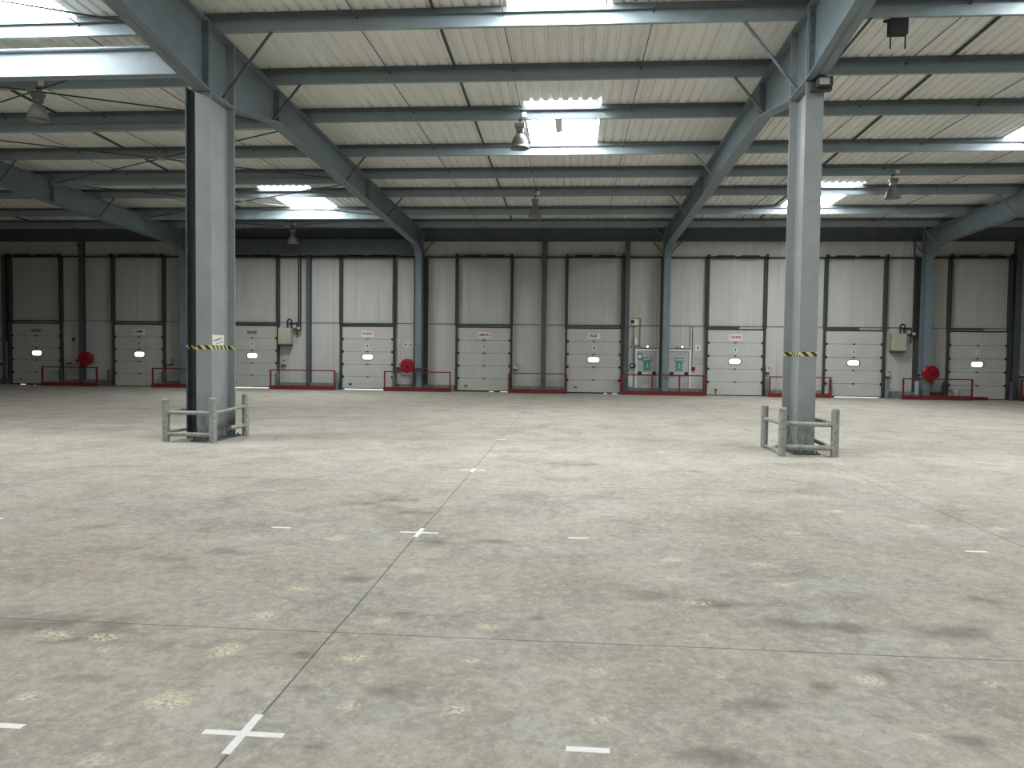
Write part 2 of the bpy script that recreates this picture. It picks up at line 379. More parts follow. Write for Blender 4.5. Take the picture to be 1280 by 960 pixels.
# ------------------------------------------------------------------ purlins
ORD = ['eave', 'second', 'third', 'fourth', 'fifth', 'sixth', 'seventh', 'eighth', 'ninth', 'tenth', 'eleventh', 'twelfth']
for i, y in enumerate(reversed(PURLIN_Y)):
    z = PZ(y); t = .02; W_ = .085; H_ = .34
    # channel opening away from the camera: web towards -Y
    poly = [(y, z), (y+W_, z), (y+W_, z+.035), (y+W_-t, z+.035), (y+W_-t, z+t), (y+t, z+t), (y+t, z+H_-t), (y-W_+.02, z+H_-t), (y-W_+.02, z+H_-.04), (y-W_, z+H_-.04), (y-W_, z+H_), (y, z+H_)]
    o = MB().extr(poly, 'X', X0, X1).build('roof_purlin', M['steel'])
    MB().box(X0, X1, y-W_-.004, y-W_+.0, z+.235, z+H_).box(X0, X1, y-W_, y, z+H_+.001, z+H_+.012).build('purlin_lip_shade', M['lip_shade'], o)  # dark strip paints the shade of the purlin's upper lip
    tag(o, 'blue grey steel roof purlin, %s one counted out from the dock wall' % ORD[i], 'purlin', 'roof purlins')
# eave beam on the dock wall
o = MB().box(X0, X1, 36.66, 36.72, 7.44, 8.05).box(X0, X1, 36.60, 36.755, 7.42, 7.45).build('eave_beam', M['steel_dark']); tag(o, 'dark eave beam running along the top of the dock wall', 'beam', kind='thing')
# sag rods through the purlins
place = {-31.5: 'far left', -19.5: 'braced left', -7.5: 'middle', 4.5: 'right', 16.5: 'far right'}
for bx in BAY[:-1]:
    for q, nm in ((3, 'first'), (6, 'centre'), (9, 'last')):
        x = bx + q + .03; b_ = MB()
        ys = [9.3] + PURLIN_Y[3:] + [36.5]
        for a, c_ in zip(ys, ys[1:]):
            b_.tube((x, a+.02, PZ(a)+.10), (x, c_, PZ(c_)+.24), .012, 6)
            b_.tube((x, c_-.03, PZ(c_)+.22), (x, c_+.02, PZ(c_)+.22), .03, 8)
        o = b_.build('sag_rod', M['steel_dark']); tag(o, 'thin steel sag rod crossing the purlins, %s of three in the %s bay' % (nm, place[bx]), 'tie rod', 'sag rods between the purlins')
for bx, dx in ((-31.5, 4.6), (-19.5, 4.62), (-7.5, 4.62), (4.5, 4.0), (16.5, 4.6)):
    x = bx + dx
    o = MB().extr([(9.0, RZ(9)-.055), (36.6, RZ(36.6)-.055), (36.6, RZ(36.6)-.004), (9.0, RZ(9)-.004)], 'X', x-.025, x+.025).build('sheet_joint_strip', M['dark'])  # dark strip stands in for the gap between roof sheets
    tag(o, 'dark strip standing for a sheet joint in the roof of the %s bay' % place[bx], 'conduit', 'roof sheet joint lines')

# ------------------------------------------------------------------ rafters with haunches
def rafter_bottom(y):
    pts = [(YB, 9.0), (-3.0, 8.21), (11.0, 7.62), (14.65, 7.10), (15.8, 7.10), (18.3, 7.57), (35.0, 7.08), (35.8, 6.85), (36.05, 6.55)]
    for (a, za), (c_, zc) in zip(pts, pts[1:]):
        if a <= y <= c_: return za + (zc-za)*(y-a)/(c_-a)
    return 7.08
RN = {-31.5: 'far left frame beyond the picture edge', -19.5: 'second frame left seen in front of the dark corner', -7.5: 'frame carried by the left guarded column', 4.5: 'frame carried by the right guarded column', 16.5: 'frame at far right meeting the wall beside the hose reel', 28.5: 'outermost right frame beyond the picture edge'}
for x in BAY:
    t = thing('roof_rafter', 'haunched steel rafter, ' + RN[x], 'rafter', (x, 25, PZ(25)-.4), 'roof rafters')
    ys = [-6, 0, 5, 11.0, 12.8, 14.65, 15.8, 17.0, 18.3, 22, 26, 30, 33, 35.0, 35.4, 35.8, 36.05]
    b_ = MB(); n = len(ys)
    top = [(y, PZ(y)) for y in ys]; bot = [(y, rafter_bottom(y)) for y in ys]
    b_.extr(top + bot[::-1], 'X', x-.012, x+.012)
    b_.build('web', M['rafter'], t)
    f = MB(); tk = .028; hw = .165
    f.extr([(y, z) for y, z in top] + [(y, z-tk) for y, z in top[::-1]], 'X', x-hw, x+hw); f.build('top_flange', M['rafter'], t)
    f = MB(); f.extr([(y, z) for y, z in bot] + [(y, z+tk) for y, z in bot[::-1]], 'X', x-hw, x+hw); f.build('bottom_flange', M['rafter'], t)
    for y in (18.3, 26.6):
        MB().box(x-.15, x+.15, y-.01, y+.01, rafter_bottom(y)+.02, PZ(y)-.02).build('stiffener', M['rafter'], t)
    for y in (15.2, 17.95, 23.9, 29.3, 35.2):
        for sgn in (-1, 1):
            a = (x+sgn*.10, y+.03, rafter_bottom(y)+.03 if y > 16 else 7.16); d = PZ(y)-a[2]+.08
            if y == 15.2: a = (x+sgn*.15, 15.25, 7.14); d = 1.45
            c_ = (x+sgn*(.10+d*.80), y+.03, PZ(y)+.06)
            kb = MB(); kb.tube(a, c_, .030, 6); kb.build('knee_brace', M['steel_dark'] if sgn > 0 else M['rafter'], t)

# ------------------------------------------------------------------ near columns
def h_section(b_, x, y0, y1, z0, z1, fwid, tf=.03, tw=.02):
    b_.box(x-fwid/2, x+fwid/2, y0, y0+tf, z0, z1); b_.box(x-fwid/2, x+fwid/2, y1-tf, y1, z0, z1); b_.box(x-tw/2, x+tw/2, y0+tf, y1-tf, z0, z1)
def near_column(x, lab, stub):
    t = thing('steel_column', lab, 'column', (x, 15.25, 0), 'hall columns', 'thing')
    b_ = MB(); h_section(b_, x, 14.70, 15.78, .0, PZ(15.2)-.01, .33); b_.build('column_shaft', M['column'], t)
    b_ = MB().box(x-.25, x+.25, 14.6, 15.88, 0, .03)
    for sx_ in (-.2, .2):
        for sy in (14.66, 15.82): b_.tube((x+sx_, sy, .0), (x+sx_, sy, .07), .02, 6)
    b_.build('base_plate', M['steel_dark'], t)
    # cap stiffeners level with the haunch, bolted end plates
    b_ = MB()
    for z in (7.10,): b_.box(x-.16, x+.16, 14.7, 15.78, z-.012, z+.012)
    b_.build('stiffener_plate', M['column'], t)
    for yy, y0, y1 in ((14.64, 14.61, 14.65), (15.80, 15.83, 15.86)):
        ep = MB().box(x-.15, x+.15, yy, yy+.035, 7.12, PZ(yy)-.02).build('end_plate', M['rafter'], t); b_ = MB()
        for z in (7.3, 7.55, 7.8, 8.05, 8.3):
            for sx_ in (-.1, .1): b_.tube((x+sx_, y0, z), (x+sx_, y1, z), .018, 6)
        b_.build('bolt_row', M['steel_dark'], ep)
    h = MB(); e = .004
    h.box(x-.165-e, x+.165+e, 14.70-e, 14.70, 1.89, 1.975); h.box(x+.01, x+.01+e, 14.73, 15.75, 1.89, 1.975); h.box(x-.01-e, x-.01, 14.73, 15.75, 1.89, 1.975)
    h.box(x-.165-e, x-.01, 15.75-e, 15.75, 1.89, 1.975); h.box(x+.01, x+.165+e, 15.75-e, 15.75, 1.89, 1.975)
    h.box(x+.165, x+.165+e, 14.70, 14.73, 1.89, 1.975); h.box(x-.165-e, x-.165, 14.70, 14.73, 1.89, 1.975)
    if stub: h.box(x-.52, x-.165, 15.15-e, 15.15, 1.89, 1.975).box(x-.54, x-.51, 15.0-e, 15.0, 1.89, 1.975).box(x-.51, x-.51+e, 15.0, 15.15, 1.89, 1.975)
    h.build('hazard_tape', M['hazard'], t)
    if stub:
        b_ = MB().box(x-.52, x-.01, 15.15, 15.17, .02, 7.3).box(x-.54, x-.51, 15.0, 15.32, .02, 7.3); b_.build('side_fin', M['steel_dark'], t)
        nt_ = MB().box(x+.0105, x+.014, 15.02, 15.55, 1.985, 2.2).build('notice_sheet', M['white'], t)
        MB().add([(x+.016, 15.1, 2.06), (x+.016, 15.45, 2.13), (x+.016, 15.45, 2.15), (x+.016, 15.1, 2.08), (x+.016, 15.2, 2.0), (x+.016, 15.5, 2.06), (x+.016, 15.5, 2.075), (x+.016, 15.2, 2.015)], [(0,1,2,3),(4,5,6,7)]).build('pen_stroke', M['blackprint'], nt_)
    else:
        MB().box(x-.014, x-.0105, 14.85, 15.2, 1.985, 2.42).build('notice_sheet', M['white'], t)
    return t
near_column(-7.5, 'left blue grey steel column with side fin and white notice above striped tape', True)
near_column(4.525, 'right blue grey steel column with floodlight box and striped tape', False)
for x, lab in ((-31.5, 'far left hall column beyond the picture edge'), (-19.5, 'left outer hall column beyond the picture edge'), (16.5, 'right outer hall column beyond the picture edge'), (28.5, 'far right hall column beyond the picture edge')):
    t = thing('steel_column', 'blue grey ' + lab, 'column', (x, 15.25, 0), 'hall columns', 'thing')
    b_ = MB(); h_section(b_, x, 14.70, 15.78, 0, PZ(15.2)-.01, .33); b_.build('column_shaft', M['column'], t)

# ------------------------------------------------------------------ wall columns
WN = {-31.5: 'far left beyond the picture edge', -19.5: 'between doors 8 and 7 behind the near column', -7.5: 'between doors 6 and 5 beside a red hose reel', 4.5: 'standing between the two grey exit doors', 16.5: 'between doors 2 and 1 behind a red hose reel', 28.5: 'far right beyond the picture edge'}
for x in BAY:
    t = thing('wall_side_column', 'steel wall column ' + WN[x], 'column', (x, 36.35, 0), 'dock wall columns', 'thing')
    b_ = MB(); h_section(b_, x, 36.05, 36.59, 0, 7.9, .31); b_.build('column_shaft', M['rafter'], t)
    wd = .36 if x in (-7.5, 16.5, -19.5) else .22
    MB().box(x-wd, x+(wd if wd > .3 else .17), 36.665, 36.75, 0, 6.6).build('dark_backing_strip', M['dark'], t)  # dark strip on the wall behind the column, wider than its flange
    for sgn in (-1, 1):
        MB().tube((x+sgn*.15, 36.35, 6.75), (x+sgn*.75, 36.35, 7.45), .03, 6).build('knee_brace', M['steel_dark'], t)

# posts rising on the wall between doors
for x, wdt, z1, lab in ((-25.2, .24, 7.41, 'between doors 9 and 8 behind the dark red hose reel'), (-13.2, .22, 7.41, 'between doors 7 and 6 right of the beige heater'), (-1.37, .24, 7.41, 'between doors 5 and 4'),
                       (2.66, .22, 7.41, 'right of door 4 below the camera box'), (10.6, .24, 7.41, 'between doors 3 and 2 behind the near column'), (20.72, .30, 7.41, 'right of door 1 at the picture edge'), (-29.42, .20, 6.7, 'left of door 9 at the dark corner')):
    b_ = MB(); h_section(b_, x, 36.52, 36.74, 0, z1, wdt, .012, .02)
    o = b_.build('wall_post', M['steel_dark']); tag(o, 'slim grey steel wall post ' + lab, 'post', 'wall posts')
# girts and seam
o = MB().box(X0, X1, 36.63, 36.75, 6.60, 6.68).build('wall_girt', M['dark']); tag(o, 'dark horizontal steel rail high across the dock wall', 'rail')
o = MB().box(X0, X1, 36.735, 36.76, 3.33, 3.362).build('trim_1', M['steel_dark']); tag(o, 'thin dark seam strip across the dock wall above the doors', 'trim', kind='structure')
# plinth between doors
edges = sorted(DOORS.values()); b_ = MB(); xs = X0
for a, c_ in edges:
    b_.box(xs, a-.12, 36.62, 36.76, 0, .32); xs = c_+.12
b_.box(xs, X1, 36.62, 36.76, 0, .32)
tag(b_.build('baseboard_back', M['plinth']), 'dirty low concrete plinth along the foot of the dock wall', 'plinth', kind='structure')

# ------------------------------------------------------------------ bracing in the left bay
def braced(x, y): return (x, y, PZ(y)-.09)
panels = [(9.4, 15.1), (15.1, 20.65), (20.65, 26.6), (26.6, 32.6), (32.6, 36.3)]
pn = ['nearest panel at the top left', 'panel beside the near column head', 'panel behind the near column', 'panel under the far skylight', 'panel against the dock wall']
for (a, c_), lab in zip(panels, pn):
    t = thing('cross_brace', 'dark crossed tie rods under the left bay roof, ' + lab, 'bracing', (-13.5, (a+c_)/2, PZ((a+c_)/2)-.09), 'roof cross bracing')
    for (p, q) in (((-19.35, a), (-7.65, c_)), ((-7.65, a), (-19.35, c_))):
        MB().tube(braced(*p), braced(*q), .019, 6).build('tie_rod', M['dark'], t)
    m_ = (a+c_)/2
    MB().lathe([(0, -.02), (.17, -.02), (.17, .02), (0, .02)], (-13.5, m_, PZ(m_)-.09), n=16).build('gusset_plate', M['steel'], t)
# deep longitudinal beam between column heads, left bay; smaller one at wall; tube struts
def ibeam(name, x0, x1, y, z0, z1, hw, lab, cat='beam', mat='steel'):
    b_ = MB().box(x0, x1, y-.01, y+.01, z0, z1).box(x0, x1, y-hw, y+hw, z0, z0+.03).box(x0, x1, y-hw, y+hw, z1-.03, z1)
    b_.box(x0, x0+.02, y-hw, y+hw, z0, z1).box(x1-.02, x1, y-hw, y+hw, z0, z1)
    return tag(b_.build(name, M[mat]), lab, cat, kind='thing')
ibeam('tie_beam', -19.33, -7.68, 15.25, 7.62, 8.20, .13, 'deep blue grey tie beam lit by skylight at upper left')
ibeam('tie_beam', -19.33, -7.68, 36.2, 6.70, 7.44, .12, 'tie beam painted with its unlit shade in front of the wall top between doors 8 and 6', mat='steel_dark')  # darker steel puts the unlit look of this beam into its colour
for y, lab in ((20.65, 'nearest of three behind the near column head'), (26.6, 'middle of three left of the near column'), (32.6, 'farthest of three just past the left bay skylight')):
    o = MB().box(-19.4, -7.6, y-.09, y+.09, PZ(y)-.17, PZ(y)-.012).build('strut_tube', M['steel']); tag(o, 'steel strut under a left bay purlin, ' + lab, 'strut', 'left bay struts')

# ------------------------------------------------------------------ dock doors
SIGN = {9: ('ROTTERDAM', 'blackprint'), 8: ('LOMME', 'blackprint'), 7: ('PETITE FORET', 'blackprint'), 6: ('BOIS BLANC', 'redprint'), 5: ('HAMBOURG', 'redprint'), 4: ('CALAIS', 'blackprint'), 3: ('VALENCIENNES', 'redprint')}
GAP = {9: .03, 7: .05, 6: .055, 5: .03, 2: .045, 4: .03, 8: .0, 3: .0, 1: .0}
# where daylight shows under the bottom seal, in metres from the left edge of the door
OPEN = {9: [(.45, .75), (1.2, 1.27)], 7: [(0, 3)], 6: [(0, 3)], 5: [(1.6, 1.85), (2.15, 2.6)], 2: [(.5, 2.6)], 4: [(1.85, 2.0), (2.25, 2.5)]}
def round_rect(w_, h_, r, n=6):
    out = []
    for cx, cz, a0 in ((w_/2-r, h_/2-r, 0), (-w_/2+r, h_/2-r, 90), (-w_/2+r, -h_/2+r, 180), (w_/2-r, -h_/2+r, 270)):
        for i in range(n+1):
            a = math.radians(a0+90*i/n); out.append((cx+r*math.cos(a), cz+r*math.sin(a)))
    return out
def ring_plate(b_, outer, inner, cx, cz, y0, y1):
    n = len(outer); vs = []
    for y in (y0, y1):
        vs += [(cx+u, y, cz+v) for u, v in outer] + [(cx+u, y, cz+v) for u, v in inner]
    fs = []
    for i in range(n):
        j = (i+1) % n
        fs += [(i, j, n+j, n+i), (2*n+i, 3*n+i, 3*n+j, 2*n+j), (i, 2*n+i, 2*n+j, j), (n+i, n+j, 3*n+j, 3*n+i)]
    return b_.add(vs, fs)
def seg_profile(z0, z1, yf):
    """front profile of one door section: shallow horizontal grooves; (y, z) polygon"""
    p = [(yf+.045, z0), (yf+.012, z0), (yf, z0+.012)]
    n = max(1, int(round((z1-z0)/.125))); h = (z1-z0)/n
    for i in range(1, n):
        zc = z0+i*h; p += [(yf, zc-.008), (yf+.007, zc), (yf, zc+.008)]
    p += [(yf, z1-.012), (yf+.012, z1), (yf+.045, z1)]
    return p
for num, (a, c_) in DOORS.items():
    xc = (a+c_)/2; x0, x1 = a+.04, c_-.04; yf = 36.665
    has_win = num != 5
    lab = {9: 'darkest left dock door numbered 9 with small bright window', 8: 'dim white sectional dock door numbered 8', 7: 'white sectional dock door numbered 7 half hidden by the left column',
           6: 'white sectional dock door numbered 6 with red lettered sign', 5: 'white sectional dock door numbered 5, the only one without a window', 4: 'white sectional dock door numbered 4 at the middle',
           3: 'white sectional dock door numbered 3 right of the exit doors', 2: 'white dock door numbered 2 without a name sign, right of the near column', 1: 'dim white dock door numbered 1 at the right edge'}[num]
    t = thing('door_%d' % num, lab, 'dock door', (xc, 36.7, 0), 'numbered dock doors', 'structure')
    g0 = GAP[num]; zs = [g0+.03, .66, 1.29, 1.92, 2.55, DH]
    for i in range(5):
        z0, z1 = zs[i]+(.005 if i else 0), zs[i+1]-(.005 if i < 4 else 0); b_ = MB()
        if i == 2 and has_win:
            wz0, wz1, ww = 1.46, 1.84, .33
            b_.extr(seg_profile(z0, wz0, yf), 'X', x0, x1); b_.extr(seg_profile(wz1, z1, yf), 'X', x0, x1)
            pr = seg_profile(wz0, wz1, yf); b_.extr(pr, 'X', x0, xc-ww); b_.extr(pr, 'X', xc+ww, x1)
        else: b_.extr(seg_profile(z0, z1, yf), 'X', x0, x1)
        sec = b_.build('door_section', M['door'], t)
        if i == 2 and has_win:
            rr_ = round_rect(.57, .25, .115); n = len(rr_)
            outer = [(max(-.335, min(.335, u*3)), max(-.195, min(.195, v*3))) for u, v in rr_]
            b_ = MB(); ring_plate(b_, outer, round_rect(.61, .29, .135), xc, 1.65, yf-.002, yf+.046); b_.build('window_surround', M['door'], sec)
            b_ = MB(); ring_plate(b_, round_rect(.63, .31, .145), rr_, xc, 1.65, yf-.012, yf+.05); b_.build('window_gasket', M['black'], sec)
            MB().box(xc-.29, xc+.29, yf+.018, yf+.022, 1.49, 1.81).build('window_pane', M['glass'], sec)
    b_ = MB().box(x0, x1, yf+.005, yf+.04, g0, g0+.035); xs = x0
    for (u, v) in OPEN.get(num, []):
        if a+u > xs: b_.box(xs, a+u, yf+.01, yf+.035, .001, g0)
        xs = min(a+v, x1)
    if xs < x1-.02 and g0 > 0: b_.box(xs, x1, yf+.01, yf+.035, .001, g0)
    b_.build('bottom_seal', M['black'], t)
    # hinges and rollers
    for z in zs[1:5]:
        MB().box(x0, x1, yf+.03, yf+.044, z-.02, z+.02).build('joint_seal', M['black'], t)
        MB().box(xc-.06, xc+.06, yf-.02, yf+.004, z-.03, z+.03).build('hinge', M['dark'], t)
        for xx in (x0+.01, x1-.01):
            MB().box(xx-.06, xx+.06, yf-.035, yf-.002, z-.055, z+.055).build('roller_bracket', M['black'], t)
    # tracks to the top of the wall
    for sgn, xx in ((-1, a-.03), (1, c_+.03)):
        b_ = MB().box(xx-.05, xx+.05, 36.60, 36.74, 0, 3.25).box(xx-.075, xx+.075, 36.56, 36.74, 3.25, 6.62)
        tr_ = b_.build('track', M['dark'], t)
        MB().tube((xx+sgn*.02, 36.50, .1), (xx+sgn*.02, 36.50, 6.6), .008, 5).build('lift_cable', M['black'], tr_)
    sh = MB().tube((a-.1, 36.5, 6.66), (c_+.1, 36.5, 6.66), .025, 8)
    sh.tube((a+.35, 36.5, 6.66), (xc-.15, 36.5, 6.66), .07, 10).tube((xc+.15, 36.5, 6.66), (c_-.35, 36.5, 6.66), .07, 10)
    for xx in (a-.03, c_+.03): sh.tube((xx-.05, 36.5, 6.66), (xx+.05, 36.5, 6.66), .12, 14)
    sh.build('spring_shaft', M['black'], t)
    MB().box(a, c_, 36.64, 36.74, DH+.005, DH+.05).build('lintel_seal', M['black'], t)
    MB().box(a, c_ if num not in (2, 1, 3) else xc+.2, 36.62, 36.73, 3.30, 3.36).build('lintel_rail', M['dark'], t)
    # plates
    if num in SIGN:
        tx, mk = SIGN[num]; wd = .46 if num in (4,) else (.40 if num == 8 else .50)
        p_ = MB().box(xc-.31, xc+.31, yf-.012, yf-.003, 2.67, 2.95).build('name_plate', M['white' if num not in (9, 7) else 'grey'], t)
        text_mesh('name_lettering', tx, .17, xc-(.04 if num == 4 else 0), yf-.015, 2.82, M[mk], p_, width=wd if num != 4 else .38)
    p_ = MB().box(xc-.085, xc+.085, yf-.012, yf-.003, 2.10, 2.32).build('number_plate', M['white'], t)
    text_mesh('number', str(num), .20, xc, yf-.015, 2.21, M['blackprint'], p_)
    if num in (9, 6, 5, 4, 3, 7):
        hx = a + .45; b_ = MB().box(hx-.08, hx+.08, yf-.03, yf-.002, .27, .32)
        if num == 3: b_.box(hx-.02, hx+.03, yf-.03, yf-.002, .08, .27)
        if num == 6: b_.box(hx-.05, hx+.05, yf-.03, yf-.002, .24, .27)
        b_.build('lift_handle', M['black'], t)
    if num in (2, 4, 6):
        b_ = MB()
        for k in range(3): b_.box(a+.3+k*.05, a+.75-k*.03, yf-.0018, yf-.0008, 1.76-k*.13, 1.775-k*.13)
        b_.build('scuff_mark', M['grey'], t)

# ------------------------------------------------------------------ door side guard posts
GP = [(-26.22, 'in the dark beside the leftmost hose reel'), (-23.62, 'between the leftmost hose reel and the next dim door'), (-20.68, 'inside the red rail left of the near column'), (-14.72, 'under the left beige heater'),
      (-11.66, 'touching the door with the BOIS BLANC sign on its left'), (-8.78, 'inside the red rail under the bright hose reel'), (9.33, 'just left of the red rail behind the right column'), (12.28, 'inside the red rail right of the right column'),
      (14.87, 'under the right beige heater'), (17.48, 'inside the red rail beside the grey bucket'), (20.48, 'against the last door at the right picture edge')]
for x, lab in GP:
    b_ = MB(); pts = round_rect(.15, .15, .05, 3)
    b_.extr([(x+u, 36.38+v) for u, v in pts], 'Z', 0, .84); b_.tube((x, 36.38, .84), (x, 36.38, .87), .05, 10)
    b_.box(x-.10, x+.10, 36.27, 36.49, 0, .015)
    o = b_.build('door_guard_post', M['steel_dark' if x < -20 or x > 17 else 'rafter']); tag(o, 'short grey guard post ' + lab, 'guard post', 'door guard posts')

# ------------------------------------------------------------------ red guard rails
def red_rail(x0, x1, lab, mids=(), returns=False, y=35.93):
    t = thing('guard_rail', lab, 'guard rail', ((x0+x1)/2, y, 0), 'red guard rails')
    MB().box(x0, x1, y-.035, y+.035, .93, .985).build('top_rail', M['red'], t)
    MB().box(x0-.02, x1+.02, y-.06, y+.06, 0, .20).build('kick_beam', M['red'], t)
    for x in (x0+.03, x1-.03, *mids): MB().box(x-.032, x+.032, y-.032, y+.032, .2, .93).build('rail_post', M['red'], t)
    if returns:
        for x in (x0, x1):
            MB().box(x-.025, x+.025, y+.03, y+.56, .87, .92).build('return_rail', M['red'], t)
            MB().box(x-.03, x+.03, y+.45, y+.51, 0, .92).build('rail_post', M['red'], t)
            MB().box(x-.03, x+.03, y+.06, y+.5, 0, .12).build('return_kick_beam', M['red'], t)
    return t
red_rail(-26.92, -23.95, 'dark red guard rail below the leftmost hose reel')
red_rail(-21.05, -18.0, 'red guard rail right of door 8 passing behind the left column')
red_rail(-14.93, -11.62, 'red guard rail between doors 7 and 6 under the beige heater')
red_rail(-9.16, -5.85, 'red guard rail between doors 6 and 5 under the bright hose reel')
red_rail(-3.02, -.22, 'red guard rail between doors 5 and 4', returns=True)
red_rail(2.42, 6.36, 'long red guard rail in front of the two exit doors', mids=(3.86, 5.15), returns=True)
red_rail(9.32, 12.16, 'red guard rail between doors 3 and 2 behind the right column')
red_rail(15.27, 18.37, 'red guard rail between doors 2 and 1 under the shiny hose reel', y=35.66)
red_rail(20.62, 23.4, 'red guard rail cut by the right picture edge')
o = MB().box(17.6, 19.3, 36.1, 36.25, 0, .15).build('red_floor_bar', M['red']); tag(o, 'low red steel bar lying at the foot of door 1', 'bar')
# items behind the rail by door 1
o = MB().box(16.75, 17.35, 36.25, 36.6, 0, .30).build('dark_crate', M['dark']); tag(o, 'low dark crate behind the red rail left of door 1', 'crate')
o = MB().lathe([(0, 0), (.13, 0), (.15, .36), (.15, .42), (.13, .42), (.12, .02), (0, .02)], (18.02, 36.4, 0), n=18).build('grey_bucket', M['grey']); tag(o, 'grey bucket behind the red rail in front of door 1', 'bucket')
o = MB().box(16.05, 16.17, 36.1, 36.22, 0, .85).build('pale_post', M['grey']); tag(o, 'pale square post behind the red rail under the shiny hose reel', 'post')

# ------------------------------------------------------------------ hose reels
def reel(x, z, lab, cage=False):
    y = 36.12 if abs(x+8.03) < .1 else (36.02 if x > 0 else 36.28)
    if x > 0: y = 35.92
    t = thing('hose_reel', lab, 'hose reel', (x, y, z), 'wall hose reels')
    b_ = MB(); b_.lathe([(.0, -.10), (.30, -.10), (.345, -.085), (.35, -.07), (.34, -.06), (.0, -.06)], (x, y, z), 'Y', 32); b_.torus((x, y-.08, z), .338, .018); b_.build('front_disc', M['red_gloss'], t)
    MB().lathe([(.0, .10), (.35, .10), (.35, .08), (0, .08)], (x, y, z), 'Y', 32).build('back_disc', M['red_gloss'], t)
    h = MB()
    for k, yy in enumerate((-.04, 0, .04)): h.torus((x, y+yy, z), .28, .024, n=28)
    h.build('coiled_hose', M['black'], t)
    hb = MB().lathe([(0, -.16), (.05, -.16), (.06, -.10), (.06, .1)], (x, y, z), 'Y', 14)
    hb.build('hub', M['black'], t)
    yr = 36.05 if abs(x+8.03) > .1 and x > 0 else 36.74
    MB().box(x-.05, x+.05, y+.10, yr, z-.05, z+.05).box(x-.12, x+.12, yr-.02, yr, z-.2, z+.2).build('wall_bracket', M['black'], t)
    v = MB().path([(x-.33, y+.06, z-.05), (x-.48, y+.06, z-.1), (x-.5, y+.06, z-.35)], .02).tube((x-.5, y+.02, z-.1), (x-.5, y+.1, z-.1), .045, 10); v.build('valve', M['black'], t)
    if cage:
        c2 = MB()
        for k in range(5):
            a_ = math.radians(-60+30*k); c2.path([(x+.3*math.sin(a_)-.0, y-.12, z+.3*math.cos(a_)), (x, y-.165, z)], .012)
        c2.torus((x, y-.12, z), .3, .015); c2.build('spoke_cage', M['red_gloss'], t)
    return t
reel(-24.82, 1.41, 'dark red round hose reel on the post between doors 9 and 8')
reel(-8.035, 1.24, 'bright red round hose reel beside the wall column right of door 6')
reel(16.62, 1.22, 'shiny red hose reel on the wall column between doors 2 and 1', cage=True)
def valve_pipe(x0, x1, z, y, lab):
    b_ = MB().tube((x0, y, z), (x1, y, z), .03, 8).tube((x1, y, z), (x1, y, .3), .03, 8); o = b_.build('water_pipe', M['dark']); tag(o, lab, 'pipe')
valve_pipe(-8.7, -7.05, 1.02, 35.95+.03, 'dark water pipe under the bright red hose reel') if False else None
b_ = MB().tube((-8.62, 36.5, 1.08), (-8.1, 36.5, 1.08), .04, 8).tube((-7.6, 36.0, 1.12), (-7.05, 36.0, 1.12), .035, 8).tube((-7.62, 36.0, 1.12), (-7.62, 36.0, .25), .02, 6); tag(b_.build('water_pipe', M['dark']), 'dark water pipe across the wall column beside the bright red hose reel', 'pipe')

# ------------------------------------------------------------------ control boxes
def control_box(x, z, lab, w_=.20, h_=.30):
    t = thing('door_control_box', lab, 'control box', (x, 36.7, z), 'door control boxes')
    MB().box(x-w_/2, x+w_/2, 36.60, 36.755, z-h_/2, z+h_/2).build('case', M['grey'], t, bevel=.01)
    MB().tube((x+.04, 36.57, z+.06), (x+.04, 36.60, z+.06), .028, 10).build('button', M['black'], t)
    MB().box(x-w_/2, x+w_/2, 36.61, 36.74, z-h_/2-.05, z-h_/2-.005).build('cable_gland', M['black'], t)
for x, z, lab in ((-26.0, 1.32, 'in the dark left of the leftmost hose reel'), (-20.5, 1.33, 'on the wall just left of the near column'), (-14.52, 1.37, 'below the left beige heater'), (-8.60, 1.24, 'touching the bright red hose reel'), (-2.75, 1.30, 'right of the windowless door'),
                  (2.74, 1.35, 'left of the exit doors below the camera box'), (9.42, 1.30, 'behind the rail left of the right column'), (14.98, 1.18, 'below the right beige heater'), (21.05, 1.28, 'at the right picture edge')):
    control_box(x, z, 'small grey door control box ' + lab, .26 if x > 20 else .20)
# ------------------------------------------------------------------ heaters and pipes
def heater(x0, lab, pl):
    t = thing('wall_heater', lab, 'heater', (x0+.33, 36.5, 2.2), 'beige wall heaters')
    MB().box(x0, x0+.66, 36.3, 36.72, 2.24, 3.07).build('case', M['beige'], t, bevel=.04)
    MB().box(x0+.05, x0+.61, 36.32, 36.70, 2.17, 2.235).build('outlet_grille', M['dark'], t)
    MB().box(x0+.2, x0+.46, 36.72, 36.757, 2.4, 2.9).build('wall_bracket', M['dark'], t)
    r = .035; y = 36.5; X = x0+.5
    b_ = MB().path([(X-.08, y, 3.07), (X-.08, y, 3.42), (X-.02, y, 3.5), (X+.08, y, 3.5), (X+.14, y, 3.42), (X+.14, y, 3.05)], r)
    b_.path([(X, y, 3.28), (X+.42, y, 3.28)], r).path([(X+.30, y, 3.0), (X+.52, y, 3.0)], r)
    b_.path([(X+.42, y, 2.6), (X+.42, y, 3.3)], r*.8); b_.path([(X+.50, y, 2.95), (X+.50, y, 6.55)], r*.9); b_.path([(X+.60, y, 2.95), (X+.60, y, 6.65), (X+.46, y, 6.75), (X+.46, y, 7.5)], r*.9)
    b_.path([(X+.50, y, 2.95), (X+.60, y, 2.95)], r*.9)
    tag(b_.build('heating_pipes', M['black']), pl, 'pipe', 'heater pipework')
    for k, (xx, zz) in enumerate(((X+.3, 3.14), (X+.52, 3.06))):
        MB().box(xx-.07, xx+.07, y-.08, y+.08, zz-.06, zz+.06).build('valve_box', M['grey'], t)
